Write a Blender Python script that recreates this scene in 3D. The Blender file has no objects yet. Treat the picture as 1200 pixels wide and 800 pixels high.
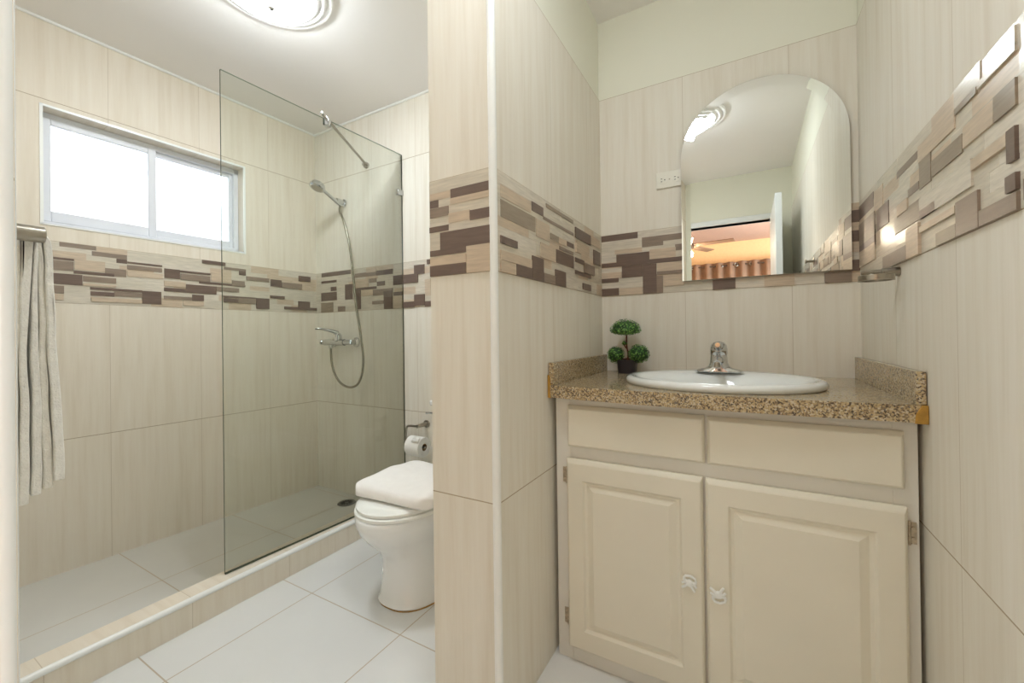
import bpy, bmesh, math, random
from mathutils import Vector, Matrix
random.seed(7)
C = bpy.context.scene.collection
SC = bpy.context.scene
PI = math.pi

# ------------------------------------------------------------------ camera
cam_data = bpy.data.cameras.new('camera')
cam = bpy.data.objects.new('camera', cam_data); C.objects.link(cam)
R_ = Vector((0.86899969, 0.49464016, -0.01306364)); U_ = Vector((0.01357091, 0.00256606, 0.99990462)); F_ = Vector((-0.4946265, 0.86909409, 0.00448282))
M_ = Matrix((R_, U_, -F_)).transposed().to_4x4(); M_.translation = Vector((0.00508, 0.01446, 1.09764))
cam.matrix_world = M_
cam_data.sensor_width = 36.0; cam_data.lens = 36.0 * 484.9 / 1200.0; cam_data.shift_y = -10.085 / 1200.0; cam_data.clip_start = 0.02
SC.camera = cam

# ------------------------------------------------------------------ light
world = bpy.data.worlds.new('daylight'); SC.world = world; world.use_nodes = True
bgn = world.node_tree.nodes['Background']; bgn.inputs[0].default_value = (0.86, 0.93, 1.0, 1); bgn.inputs[1].default_value = 1.0
LAMP = 9.0            # strength of the ceiling lamps
SC.view_settings.view_transform = 'Standard'; SC.view_settings.look = 'None'
SC.view_settings.exposure = 2.0; SC.view_settings.gamma = 1.0; SC.view_settings.use_curve_mapping = False
SC.cycles.max_bounces = 14; SC.cycles.diffuse_bounces = 8; SC.cycles.glossy_bounces = 6; SC.cycles.transmission_bounces = 10; SC.cycles.transparent_max_bounces = 16
SC.cycles.use_denoising = True

# ------------------------------------------------------------------ materials
def lin(c):
    return tuple(((x/255)/12.92 if x/255 <= .04045 else ((x/255+.055)/1.055)**2.4) for x in c) + (1,)
class NT:
    def __init__(s, name):
        s.m = bpy.data.materials.new(name); s.m.use_nodes = True; s.t = s.m.node_tree; s.b = s.t.nodes['Principled BSDF']
    def n(s, kind, **kw):
        x = s.t.nodes.new('ShaderNode' + kind)
        for k, v in kw.items(): setattr(x, k, v)
        return x
    def l(s, a, b): s.t.links.new(a, b)
    def math(s, op, a, b=None, c=None):
        x = s.n('Math', operation=op)
        for i, v in enumerate((a, b, c)):
            if v is None: continue
            if isinstance(v, (int, float)): x.inputs[i].default_value = v
            else: s.l(v, x.inputs[i])
        return x.outputs[0]
    def mix(s, f, a, b, blend='MIX'):
        x = s.n('Mix', data_type='RGBA', blend_type=blend)
        for i, v in ((0, f), (6, a), (7, b)):
            if isinstance(v, (int, float)): x.inputs[i].default_value = v
            elif isinstance(v, tuple): x.inputs[i].default_value = v
            else: s.l(v, x.inputs[i])
        return x.outputs[2]
    def ramp(s, f, stops):
        x = s.n('ValToRGB'); e = x.color_ramp.elements
        while len(e) < len(stops): e.new(.5)
        for i, (p, c) in enumerate(stops): e[i].position = p; e[i].color = c
        s.l(f, x.inputs[0]); return x.outputs[0]
    def noise(s, vec, scale, detail=4, rough=.5):
        x = s.n('TexNoise'); x.inputs['Scale'].default_value = scale; x.inputs['Detail'].default_value = detail; x.inputs['Roughness'].default_value = rough
        s.l(vec, x.inputs['Vector']); return x.outputs[0]
    def bump(s, h, strength, dist=.002):
        x = s.n('Bump'); x.inputs['Strength'].default_value = strength; x.inputs['Distance'].default_value = dist
        s.l(h, x.inputs['Height']); s.l(x.outputs[0], s.b.inputs['Normal'])
    def scaled(s, vec, v):
        x = s.n('Mapping'); x.inputs['Scale'].default_value = v; s.l(vec, x.inputs[0]); return x.outputs[0]
def plain(name, col, rough=.5, metal=0., spec=.5, var=.04, scale=30, coat=0., bump=0., bscale=200):
    t = NT(name); tc = t.n('TexCoord').outputs['Object']
    n = t.noise(tc, scale, 3); c = lin(col)
    lo = tuple(x*(1-var) for x in c[:3]) + (1,); hi = tuple(min(1, x*(1+var)) for x in c[:3]) + (1,)
    t.l(t.ramp(n, [(.3, lo), (.7, hi)]), t.b.inputs['Base Color'])
    t.b.inputs['Roughness'].default_value = rough; t.b.inputs['Metallic'].default_value = metal
    t.b.inputs['Specular IOR Level'].default_value = spec; t.b.inputs['Coat Weight'].default_value = coat
    if bump: t.bump(t.noise(tc, bscale, 4), bump)
    return t.m
def tile_mat(name, period, u0, rows, rough=.46, warm=0.0):
    """cream wall tile with vertical streaks; grout from the UV (u along the wall, v height, in metres)"""
    t = NT(name); uv = t.n('TexCoord').outputs['UV']
    sp = t.n('SeparateXYZ'); t.l(uv, sp.inputs[0]); u, v = sp.outputs[0], sp.outputs[1]
    uu = t.math('DIVIDE', t.math('SUBTRACT', u, u0), period) if period else None
    row = None
    for r in rows:
        g = t.math('GREATER_THAN', v, r); row = g if row is None else t.math('ADD', row, g)
    cell = t.math('ADD', t.math('FLOOR', uu), t.math('MULTIPLY', row, 7.3)) if period else t.math('MULTIPLY', row, 7.3)
    wn = t.n('TexWhiteNoise', noise_dimensions='1D'); t.l(cell, wn.inputs['W'])
    cb = t.n('CombineXYZ'); t.l(t.math('ADD', t.math('MULTIPLY', u, 1.0), t.math('MULTIPLY', wn.outputs[0], 20)), cb.inputs[0]); t.l(v, cb.inputs[1]); t.l(t.math('MULTIPLY', wn.outputs[0], 9), cb.inputs[2])
    n1 = t.noise(t.scaled(cb.outputs[0], (34, 1.7, 1)), 1.0, 5, .62)
    n2 = t.noise(t.scaled(cb.outputs[0], (150, 5, 1)), 1.0, 3, .6)
    n3 = t.noise(t.scaled(cb.outputs[0], (7, 1.2, 1)), 1.0, 2, .5)
    c = t.ramp(n1, [(.28, lin((222, 216, 202))), (.5, lin((231, 227, 216))), (.75, lin((236, 234, 225)))])
    c = t.mix(t.math('MULTIPLY', n2, .22), c, lin((208, 202, 184)))
    c = t.mix(t.math('MULTIPLY', t.math('SUBTRACT', n3, .3), .4), c, lin((231, 222, 210)))
    if warm: c = t.mix(1.0, c, (1.0, 1-.035*warm, 1-.065*warm, 1), 'MULTIPLY')
    # grout mask
    gm = None
    for r in rows:
        g = t.math('LESS_THAN', t.math('ABSOLUTE', t.math('SUBTRACT', v, r)), .0016); gm = g if gm is None else t.math('MAXIMUM', gm, g)
    if period:
        fr = t.math('ABSOLUTE', t.math('SUBTRACT', t.math('FRACT', t.math('ADD', uu, .5)), .5))
        gm = t.math('MAXIMUM', gm, t.math('MULTIPLY', t.math('LESS_THAN', fr, .0011/period), .5))
    c = t.mix(t.math('MULTIPLY', gm, .75), c, lin((158, 138, 108)))
    t.l(c, t.b.inputs['Base Color'])
    t.l(t.math('ADD', t.math('MULTIPLY', gm, .5), rough), t.b.inputs['Roughness']); t.b.inputs['Specular IOR Level'].default_value = .09
    t.bump(t.math('SUBTRACT', t.math('MULTIPLY', n1, .03), gm), .3, .0012)
    return t.m
def floor_mat(name, ax, ay, col, rot=0.0, gcol=(176, 160, 138)):
    t = NT(name); pos = t.n('TexCoord').outputs['Object']
    mp = t.n('Mapping'); mp.inputs['Rotation'].default_value = (0, 0, rot); t.l(pos, mp.inputs[0])
    sp = t.n('SeparateXYZ'); t.l(mp.outputs[0], sp.inputs[0])
    gm = None
    for o, a in ((sp.outputs[0], ax), (sp.outputs[1], ay)):
        q = t.math('DIVIDE', t.math('SUBTRACT', o, a), .505)
        fr = t.math('ABSOLUTE', t.math('SUBTRACT', t.math('FRACT', t.math('ADD', q, .5)), .5))
        g = t.math('LESS_THAN', fr, .0022/.505); gm = g if gm is None else t.math('MAXIMUM', gm, g)
    n = t.noise(pos, 3.5, 4)
    c0 = lin(col); c1 = tuple(x*.955 for x in c0[:3]) + (1,)
    t.l(t.mix(t.math('MULTIPLY', gm, .85), t.ramp(n, [(.3, c0), (.7, c1)]), lin(gcol)), t.b.inputs['Base Color'])
    t.l(t.math('ADD', t.math('MULTIPLY', gm, .5), .16), t.b.inputs['Roughness'])
    t.bump(t.math('SUBTRACT', 1.0, gm), .3, .001)
    return t.m
def wood_block(name, col, rough=.36):
    t = NT(name); pos = t.n('TexCoord').outputs['Object']
    mp = t.n('Mapping'); mp.inputs['Scale'].default_value = (14, 14, 150); t.l(pos, mp.inputs[0])
    n = t.noise(mp.outputs[0], 1.0, 4, .6); c = lin(col)
    t.l(t.ramp(n, [(.25, tuple(x*.82 for x in c[:3]) + (1,)), (.75, tuple(min(1, x*1.14) for x in c[:3]) + (1,))]), t.b.inputs['Base Color'])
    t.b.inputs['Roughness'].default_value = rough
    t.bump(n, .12, .001)
    return t.m
def granite(name, rough, contrast=1.0):
    t = NT(name); pos = t.n('TexCoord').outputs['Object']
    v = t.n('TexVoronoi'); v.inputs['Scale'].default_value = 300; t.l(pos, v.inputs['Vector'])
    sp = t.n('SeparateColor'); t.l(v.outputs['Color'], sp.inputs[0])
    r = t.ramp(sp.outputs[0], [(0.0, lin((88, 74, 60))), (.14, lin((138, 118, 92))), (.34, lin((178, 154, 114))), (.55, lin((192, 172, 134))), (.8, lin((204, 192, 168))), (.96, lin((112, 106, 98)))])
    r.node.color_ramp.interpolation = 'CONSTANT'
    n = t.noise(pos, 90, 4)
    t.l(t.mix(contrast, t.mix(t.math('MULTIPLY', n, .5), lin((184, 170, 142)), lin((160, 150, 132))), r), t.b.inputs['Base Color'])
    t.b.inputs['Roughness'].default_value = rough
    return t.m
M = {}
rowsH = (.646, 1.2702, 1.5462, 2.176)
M['tile_left'] = tile_mat('tile_left', .38, .80, rowsH, warm=1.0)
M['tile_back'] = tile_mat('tile_back', .373, -.22, rowsH)
M['tile_right'] = tile_mat('tile_right', .373, 1.12, rowsH)
M['tile_side'] = tile_mat('tile_side', .375, 1.33, rowsH)
M['tile_front'] = tile_mat('tile_front', 0, 0, rowsH)
M['tile_curb'] = tile_mat('tile_curb', .375, .388, (5,), warm=1.2)
M['floor'] = floor_mat('floor_tile', -1.100, 1.110, (226, 227, 226))
M['shower_floor'] = floor_mat('shower_floor_tile', -2.232, .826, (222, 222, 218), 0.0)
M['ceil'] = plain('ceiling_paint', (240, 238, 236), .8, var=.01, scale=2, bump=.05, bscale=90)
M['cream'] = plain('cream_paint', (232, 232, 218), .6, var=.012, scale=3, bump=.05, bscale=120)
M['trimw'] = plain('white_plastic_trim', (240, 242, 240), .3, var=.01)
M['grouts'] = plain('grout_paste', (212, 202, 180), .8)
M['blockL'] = wood_block('listello_cream', (206, 198, 182)); M['blockT'] = wood_block('listello_tan', (200, 182, 160)); M['blockM'] = wood_block('listello_brown', (142, 126, 112))
M['blockD'] = wood_block('listello_dark', (112, 94, 84)); M['blockG'] = wood_block('listello_greige', (150, 136, 118)); M['blockC'] = wood_block('listello_pale', (214, 206, 192), .22)
M['upvc'] = plain('window_white', (224, 227, 234), .4, var=.01)
M['porc'] = plain('porcelain', (238, 240, 240), .08, var=.008, scale=4, coat=.6)
M['seatp'] = plain('toilet_seat_plastic', (240, 242, 238), .22, var=.006, scale=4)
M['chrome'] = plain('chrome', (205, 207, 208), .09, 1.0, var=.02)
M['steel'] = plain('brushed_nickel', (168, 162, 150), .28, 1.0, var=.05, scale=60)
M['darkgap'] = plain('dark_rubber', (40, 38, 36), .7)
M['cab'] = plain('cabinet_cream_paint', (230, 225, 209), .38, var=.02, scale=5, bump=.06, bscale=60)
M['cabf'] = plain('cabinet_frame_paint', (226, 224, 217), .42, var=.025, scale=6, bump=.06, bscale=60)
M['granite'] = granite('granite_polished', .12, .75); M['granite_edge'] = granite('granite_rough', .5, 1.0)
M['ochre'] = plain('ochre_filler', (176, 134, 56), .7, var=.18, scale=70, bump=.3)
M['sink'] = plain('sink_ceramic', (236, 240, 240), .07, var=.006, coat=.5)
M['towelw'] = plain('white_terry', (246, 244, 242), .95, var=.02, bump=.5, bscale=500)
M['towelg'] = plain('grey_beige_terry', (240, 237, 228), .95, var=.06, scale=90, bump=.9, bscale=420)
M['towell'] = plain('pale_terry', (247, 246, 241), .95, var=.05, scale=90, bump=.9, bscale=420)
M['paper'] = plain('tissue', (245, 244, 240), .9, var=.01)
M['card'] = plain('cardboard', (150, 125, 95), .9)
M['pot'] = plain('black_plastic', (38, 32, 38), .4)
M['soil'] = plain('pale_fibre', (150, 120, 90), .9, var=.2, scale=200)
M['bark'] = plain('twig_bark', (96, 52, 34), .8, var=.2, scale=150)
M['leafA'] = plain('leaf_green', (84, 136, 58), .5, var=.35, scale=120)
M['leafB'] = plain('leaf_dark', (44, 78, 40), .6, var=.3, scale=120)
M['leafC'] = plain('leaf_light', (130, 178, 88), .5, var=.2, scale=120)
M['outlet'] = plain('outlet_plastic', (232, 230, 218), .3, var=.01)
M['door'] = plain('door_paint', (228, 232, 232), .4, var=.01)
M['brass'] = plain('aged_hinge', (192, 180, 162), .3, .9, var=.22, scale=120)
M['bedceil'] = plain('bedroom_ceiling_paint', (190, 164, 150), .8)
M['bedwall'] = plain('bedroom_wall_paint', (236, 200, 150), .8)
M['bedfloor'] = plain('bedroom_floor', (178, 170, 160), .5)
M['curtain'] = plain('curtain_cloth', (150, 124, 102), .9, var=.1, scale=8)
M['fanm'] = plain('fan_metal', (88, 72, 60), .4, .3)
M['blade'] = plain('fan_blade', (140, 112, 90), .5)
M['hose'] = plain('hose_metal', (158, 154, 140), .25, 1.0)
M['drain'] = plain('drain_metal', (120, 120, 116), .35, 1.0, var=.2, scale=300)
def emit(name, col, s):
    t = NT(name); t.b.inputs['Base Color'].default_value = (.8, .8, .8, 1); t.b.inputs['Emission Color'].default_value = col; t.b.inputs['Emission Strength'].default_value = s
    t.b.inputs['Roughness'].default_value = .3; return t.m
M['lampc'] = emit('lamp_diffuser', (.89, .95, 1, 1), LAMP*1.6); M['lampd'] = emit('lamp_diffuser_dim', (.89, .95, 1, 1), LAMP*.92)
M['lampr'] = plain('lamp_ring', (246, 246, 246), .3, var=.005)
M['globe'] = emit('fan_globe', (1, .86, .66, 1), 22)
def glass_mat(name, tint, rough=0.0):
    t = NT(name); tr = t.n('BsdfTransparent'); tr.inputs[0].default_value = tint + (1,)
    gl = t.n('BsdfGlossy'); gl.inputs['Roughness'].default_value = rough
    fr = t.n('Fresnel'); fr.inputs[0].default_value = 1.35
    mx = t.n('MixShader'); t.l(fr.outputs[0], mx.inputs[0]); t.l(tr.outputs[0], mx.inputs[1]); t.l(gl.outputs[0], mx.inputs[2])
    t.l(mx.outputs[0], t.t.nodes['Material Output'].inputs[0]); return t.m
M['glass'] = glass_mat('shower_glass', (.958, .974, .955))
M['glassedge'] = plain('glass_edge', (74, 86, 70), .15, spec=.6)
M['glasstop'] = plain('glass_top_edge_lit', (150, 164, 150), .15, spec=.6)  # same glass edge, top face coloured lighter as if lit from above
M['pane'] = glass_mat('window_pane', (.97, .98, .99))
mt = NT('mirror'); mt.b.inputs['Metallic'].default_value = 1; mt.b.inputs['Roughness'].default_value = .0; mt.b.inputs['Base Color'].default_value = (.93, .95, .93, 1); M['mirror'] = mt.m

# ------------------------------------------------------------------ mesh helpers
class MB:
    def __init__(s): s.v = []; s.f = []; s.mi = []; s.uv = {}
    def face(s, pts, mi=0, uv=None):
        b = len(s.v); s.v += [tuple(p) for p in pts]; s.f.append(list(range(b, b+len(pts)))); s.mi.append(mi)
        if uv: s.uv[len(s.f)-1] = uv
    def add(s, verts, faces, mi=0):
        b = len(s.v); s.v += [tuple(p) for p in verts]
        for f in faces: s.f.append([b+i for i in f]); s.mi.append(mi)
    def box(s, x0, x1, y0, y1, z0, z1, mi=0):
        v = [(x0,y0,z0),(x1,y0,z0),(x1,y1,z0),(x0,y1,z0),(x0,y0,z1),(x1,y0,z1),(x1,y1,z1),(x0,y1,z1)]
        s.add(v, [(3,2,1,0),(4,5,6,7),(0,1,5,4),(1,2,6,5),(2,3,7,6),(3,0,4,7)], mi)
    def obox(s, p, q, w, t, up=Vector((0,0,1)), mi=0):
        """bar from p to q, w across, t along up"""
        p = Vector(p); q = Vector(q); d = (q-p).normalized(); a = d.cross(up).normalized(); b = a.cross(d).normalized()
        v = [e + a*sx*w/2 + b*sy*t/2 for e in (p, q) for sx, sy in ((-1,-1),(1,-1),(1,1),(-1,1))]
        s.add(v, [(3,2,1,0),(4,5,6,7),(0,1,5,4),(1,2,6,5),(2,3,7,6),(3,0,4,7)], mi)
    def tube(s, path, r, n=12, mi=0, cap=True):
        path = [Vector(p) for p in path]; rs = r if isinstance(r, (list, tuple)) else [r]*len(path)
        b = len(s.v); a = None
        for i, p in enumerate(path):
            d = (path[min(i+1, len(path)-1)] - path[max(i-1, 0)]).normalized()
            if a is None: a = d.orthogonal().normalized()
            a = (a - d*a.dot(d)).normalized(); c = d.cross(a)
            for k in range(n):
                t = 2*PI*k/n; s.v.append(tuple(p + (a*math.cos(t) + c*math.sin(t))*rs[i]))
        for i in range(len(path)-1):
            for k in range(n):
                k2 = (k+1) % n; s.f.append([b+i*n+k, b+i*n+k2, b+(i+1)*n+k2, b+(i+1)*n+k]); s.mi.append(mi)
        if cap:
            s.f.append([b+k for k in range(n)][::-1]); s.mi.append(mi)
            s.f.append([b+(len(path)-1)*n+k for k in range(n)]); s.mi.append(mi)
    def loft(s, rings, mi=0, cap0=True, cap1=True):
        b = len(s.v); n = len(rings[0])
        for r in rings: s.v += [tuple(p) for p in r]
        for i in range(len(rings)-1):
            for k in range(n):
                k2 = (k+1) % n; s.f.append([b+i*n+k, b+i*n+k2, b+(i+1)*n+k2, b+(i+1)*n+k]); s.mi.append(mi)
        if cap0: s.f.append([b+k for k in range(n)][::-1]); s.mi.append(mi)
        if cap1: s.f.append([b+(len(rings)-1)*n+k for k in range(n)]); s.mi.append(mi)
    def lathe(s, prof, o=(0,0,0), axis=(0,0,1), n=32, mi=0, cap0=False, cap1=False, sx=1, sy=1):
        d = Vector(axis).normalized(); a = Vector((1,0,0)) if abs(d.z) > .9 else d.orthogonal().normalized(); a = (a - d*a.dot(d)).normalized(); c = d.cross(a); o = Vector(o)
        s.loft([[o + d*z + (a*math.cos(2*PI*k/n)*sx + c*math.sin(2*PI*k/n)*sy)*r for k in range(n)] for r, z in prof], mi, cap0, cap1)
    def torus(s, o, R, r, axis=(0,0,1), n=32, m=10, a0=0, a1=2*PI, mi=0, sx=1, sy=1):
        d = Vector(axis).normalized(); a = d.orthogonal().normalized()
        if abs(d.z) > .9: a = Vector((1,0,0))
        c = d.cross(a); o = Vector(o); full = abs(a1-a0-2*PI) < 1e-6
        pts = [o + (a*math.cos(a0+(a1-a0)*k/n)*sx + c*math.sin(a0+(a1-a0)*k/n)*sy)*R for k in range(n + (0 if full else 1))]
        if full: pts.append(pts[0]); 
        s.tube(pts, r, m, mi, cap=not full)
    def build(s, name, mats, parent=None, smooth=True, bevel=0, ang=35, merge=False, subsurf=0, kind=None, loc=None):
        me = bpy.data.meshes.new(name); me.from_pydata(s.v, [], s.f)
        if not isinstance(mats, (list, tuple)): mats = [mats]
        for m in mats: me.materials.append(m)
        for p, mi in zip(me.polygons, s.mi): p.material_index = mi
        if s.uv:
            l = me.uv_layers.new(name='UVMap')
            for fi, uv in s.uv.items():
                for k, li in enumerate(me.polygons[fi].loop_indices): l.data[li].uv = uv[k]
        if merge:
            bm = bmesh.new(); bm.from_mesh(me); bmesh.ops.remove_doubles(bm, verts=bm.verts, dist=1e-5); bmesh.ops.recalc_face_normals(bm, faces=bm.faces); bm.to_mesh(me); bm.free()
        me.update()
        if smooth:
            for p in me.polygons: p.use_smooth = True
            me.set_sharp_from_angle(angle=math.radians(ang))
        o = bpy.data.objects.new(name, me); C.objects.link(o)
        if parent is not None:
            o.parent = parent; me.transform(Matrix.Translation(-abs_loc(parent)))
        elif loc is not None:     # origin at loc, vertices kept in place
            me.transform(Matrix.Translation(-Vector(loc))); o.location = loc
        if bevel:
            b = o.modifiers.new('bevel', 'BEVEL'); b.width = bevel; b.segments = 2; b.limit_method = 'ANGLE'; b.angle_limit = math.radians(40)
        if subsurf:
            b = o.modifiers.new('sub', 'SUBSURF'); b.levels = subsurf; b.render_levels = subsurf
        if kind: o['kind'] = kind
        return o
def abs_loc(o):
    v = Vector(o.location); p = o.parent
    while p is not None: v += Vector(p.location); p = p.parent
    return v
def thing(name, label, cat, loc=(0,0,0), group=None):
    o = bpy.data.objects.new(name, None); C.objects.link(o); o.location = loc; o.empty_display_size = .05
    return tag(o, label, cat, group)
def tag(o, label, cat, group=None):
    o['label'] = label; o['category'] = cat
    if group: o['group'] = group
    return o
def struct(o, label=None, cat=None):
    o['kind'] = 'structure'
    if label: o['label'] = label
    if cat: o['category'] = cat
    return o
def wbox(mb, x0, x1, y0, y1, z0, z1, mi=0):
    """box with UVs: u along the wall, v height"""
    P = [(x0,y0,z0),(x1,y0,z0),(x1,y1,z0),(x0,y1,z0),(x0,y0,z1),(x1,y0,z1),(x1,y1,z1),(x0,y1,z1)]
    for f, k in (((3,2,1,0),'z'),((4,5,6,7),'z'),((0,1,5,4),'y'),((1,2,6,5),'x'),((2,3,7,6),'y'),((3,0,4,7),'x')):
        pts = [P[i] for i in f]
        uv = [(p[1], p[2]) if k == 'x' else (p[0], p[2]) if k == 'y' else (p[1], p[0]+10) for p in pts]
        mb.face(pts, mi, uv)

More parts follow.
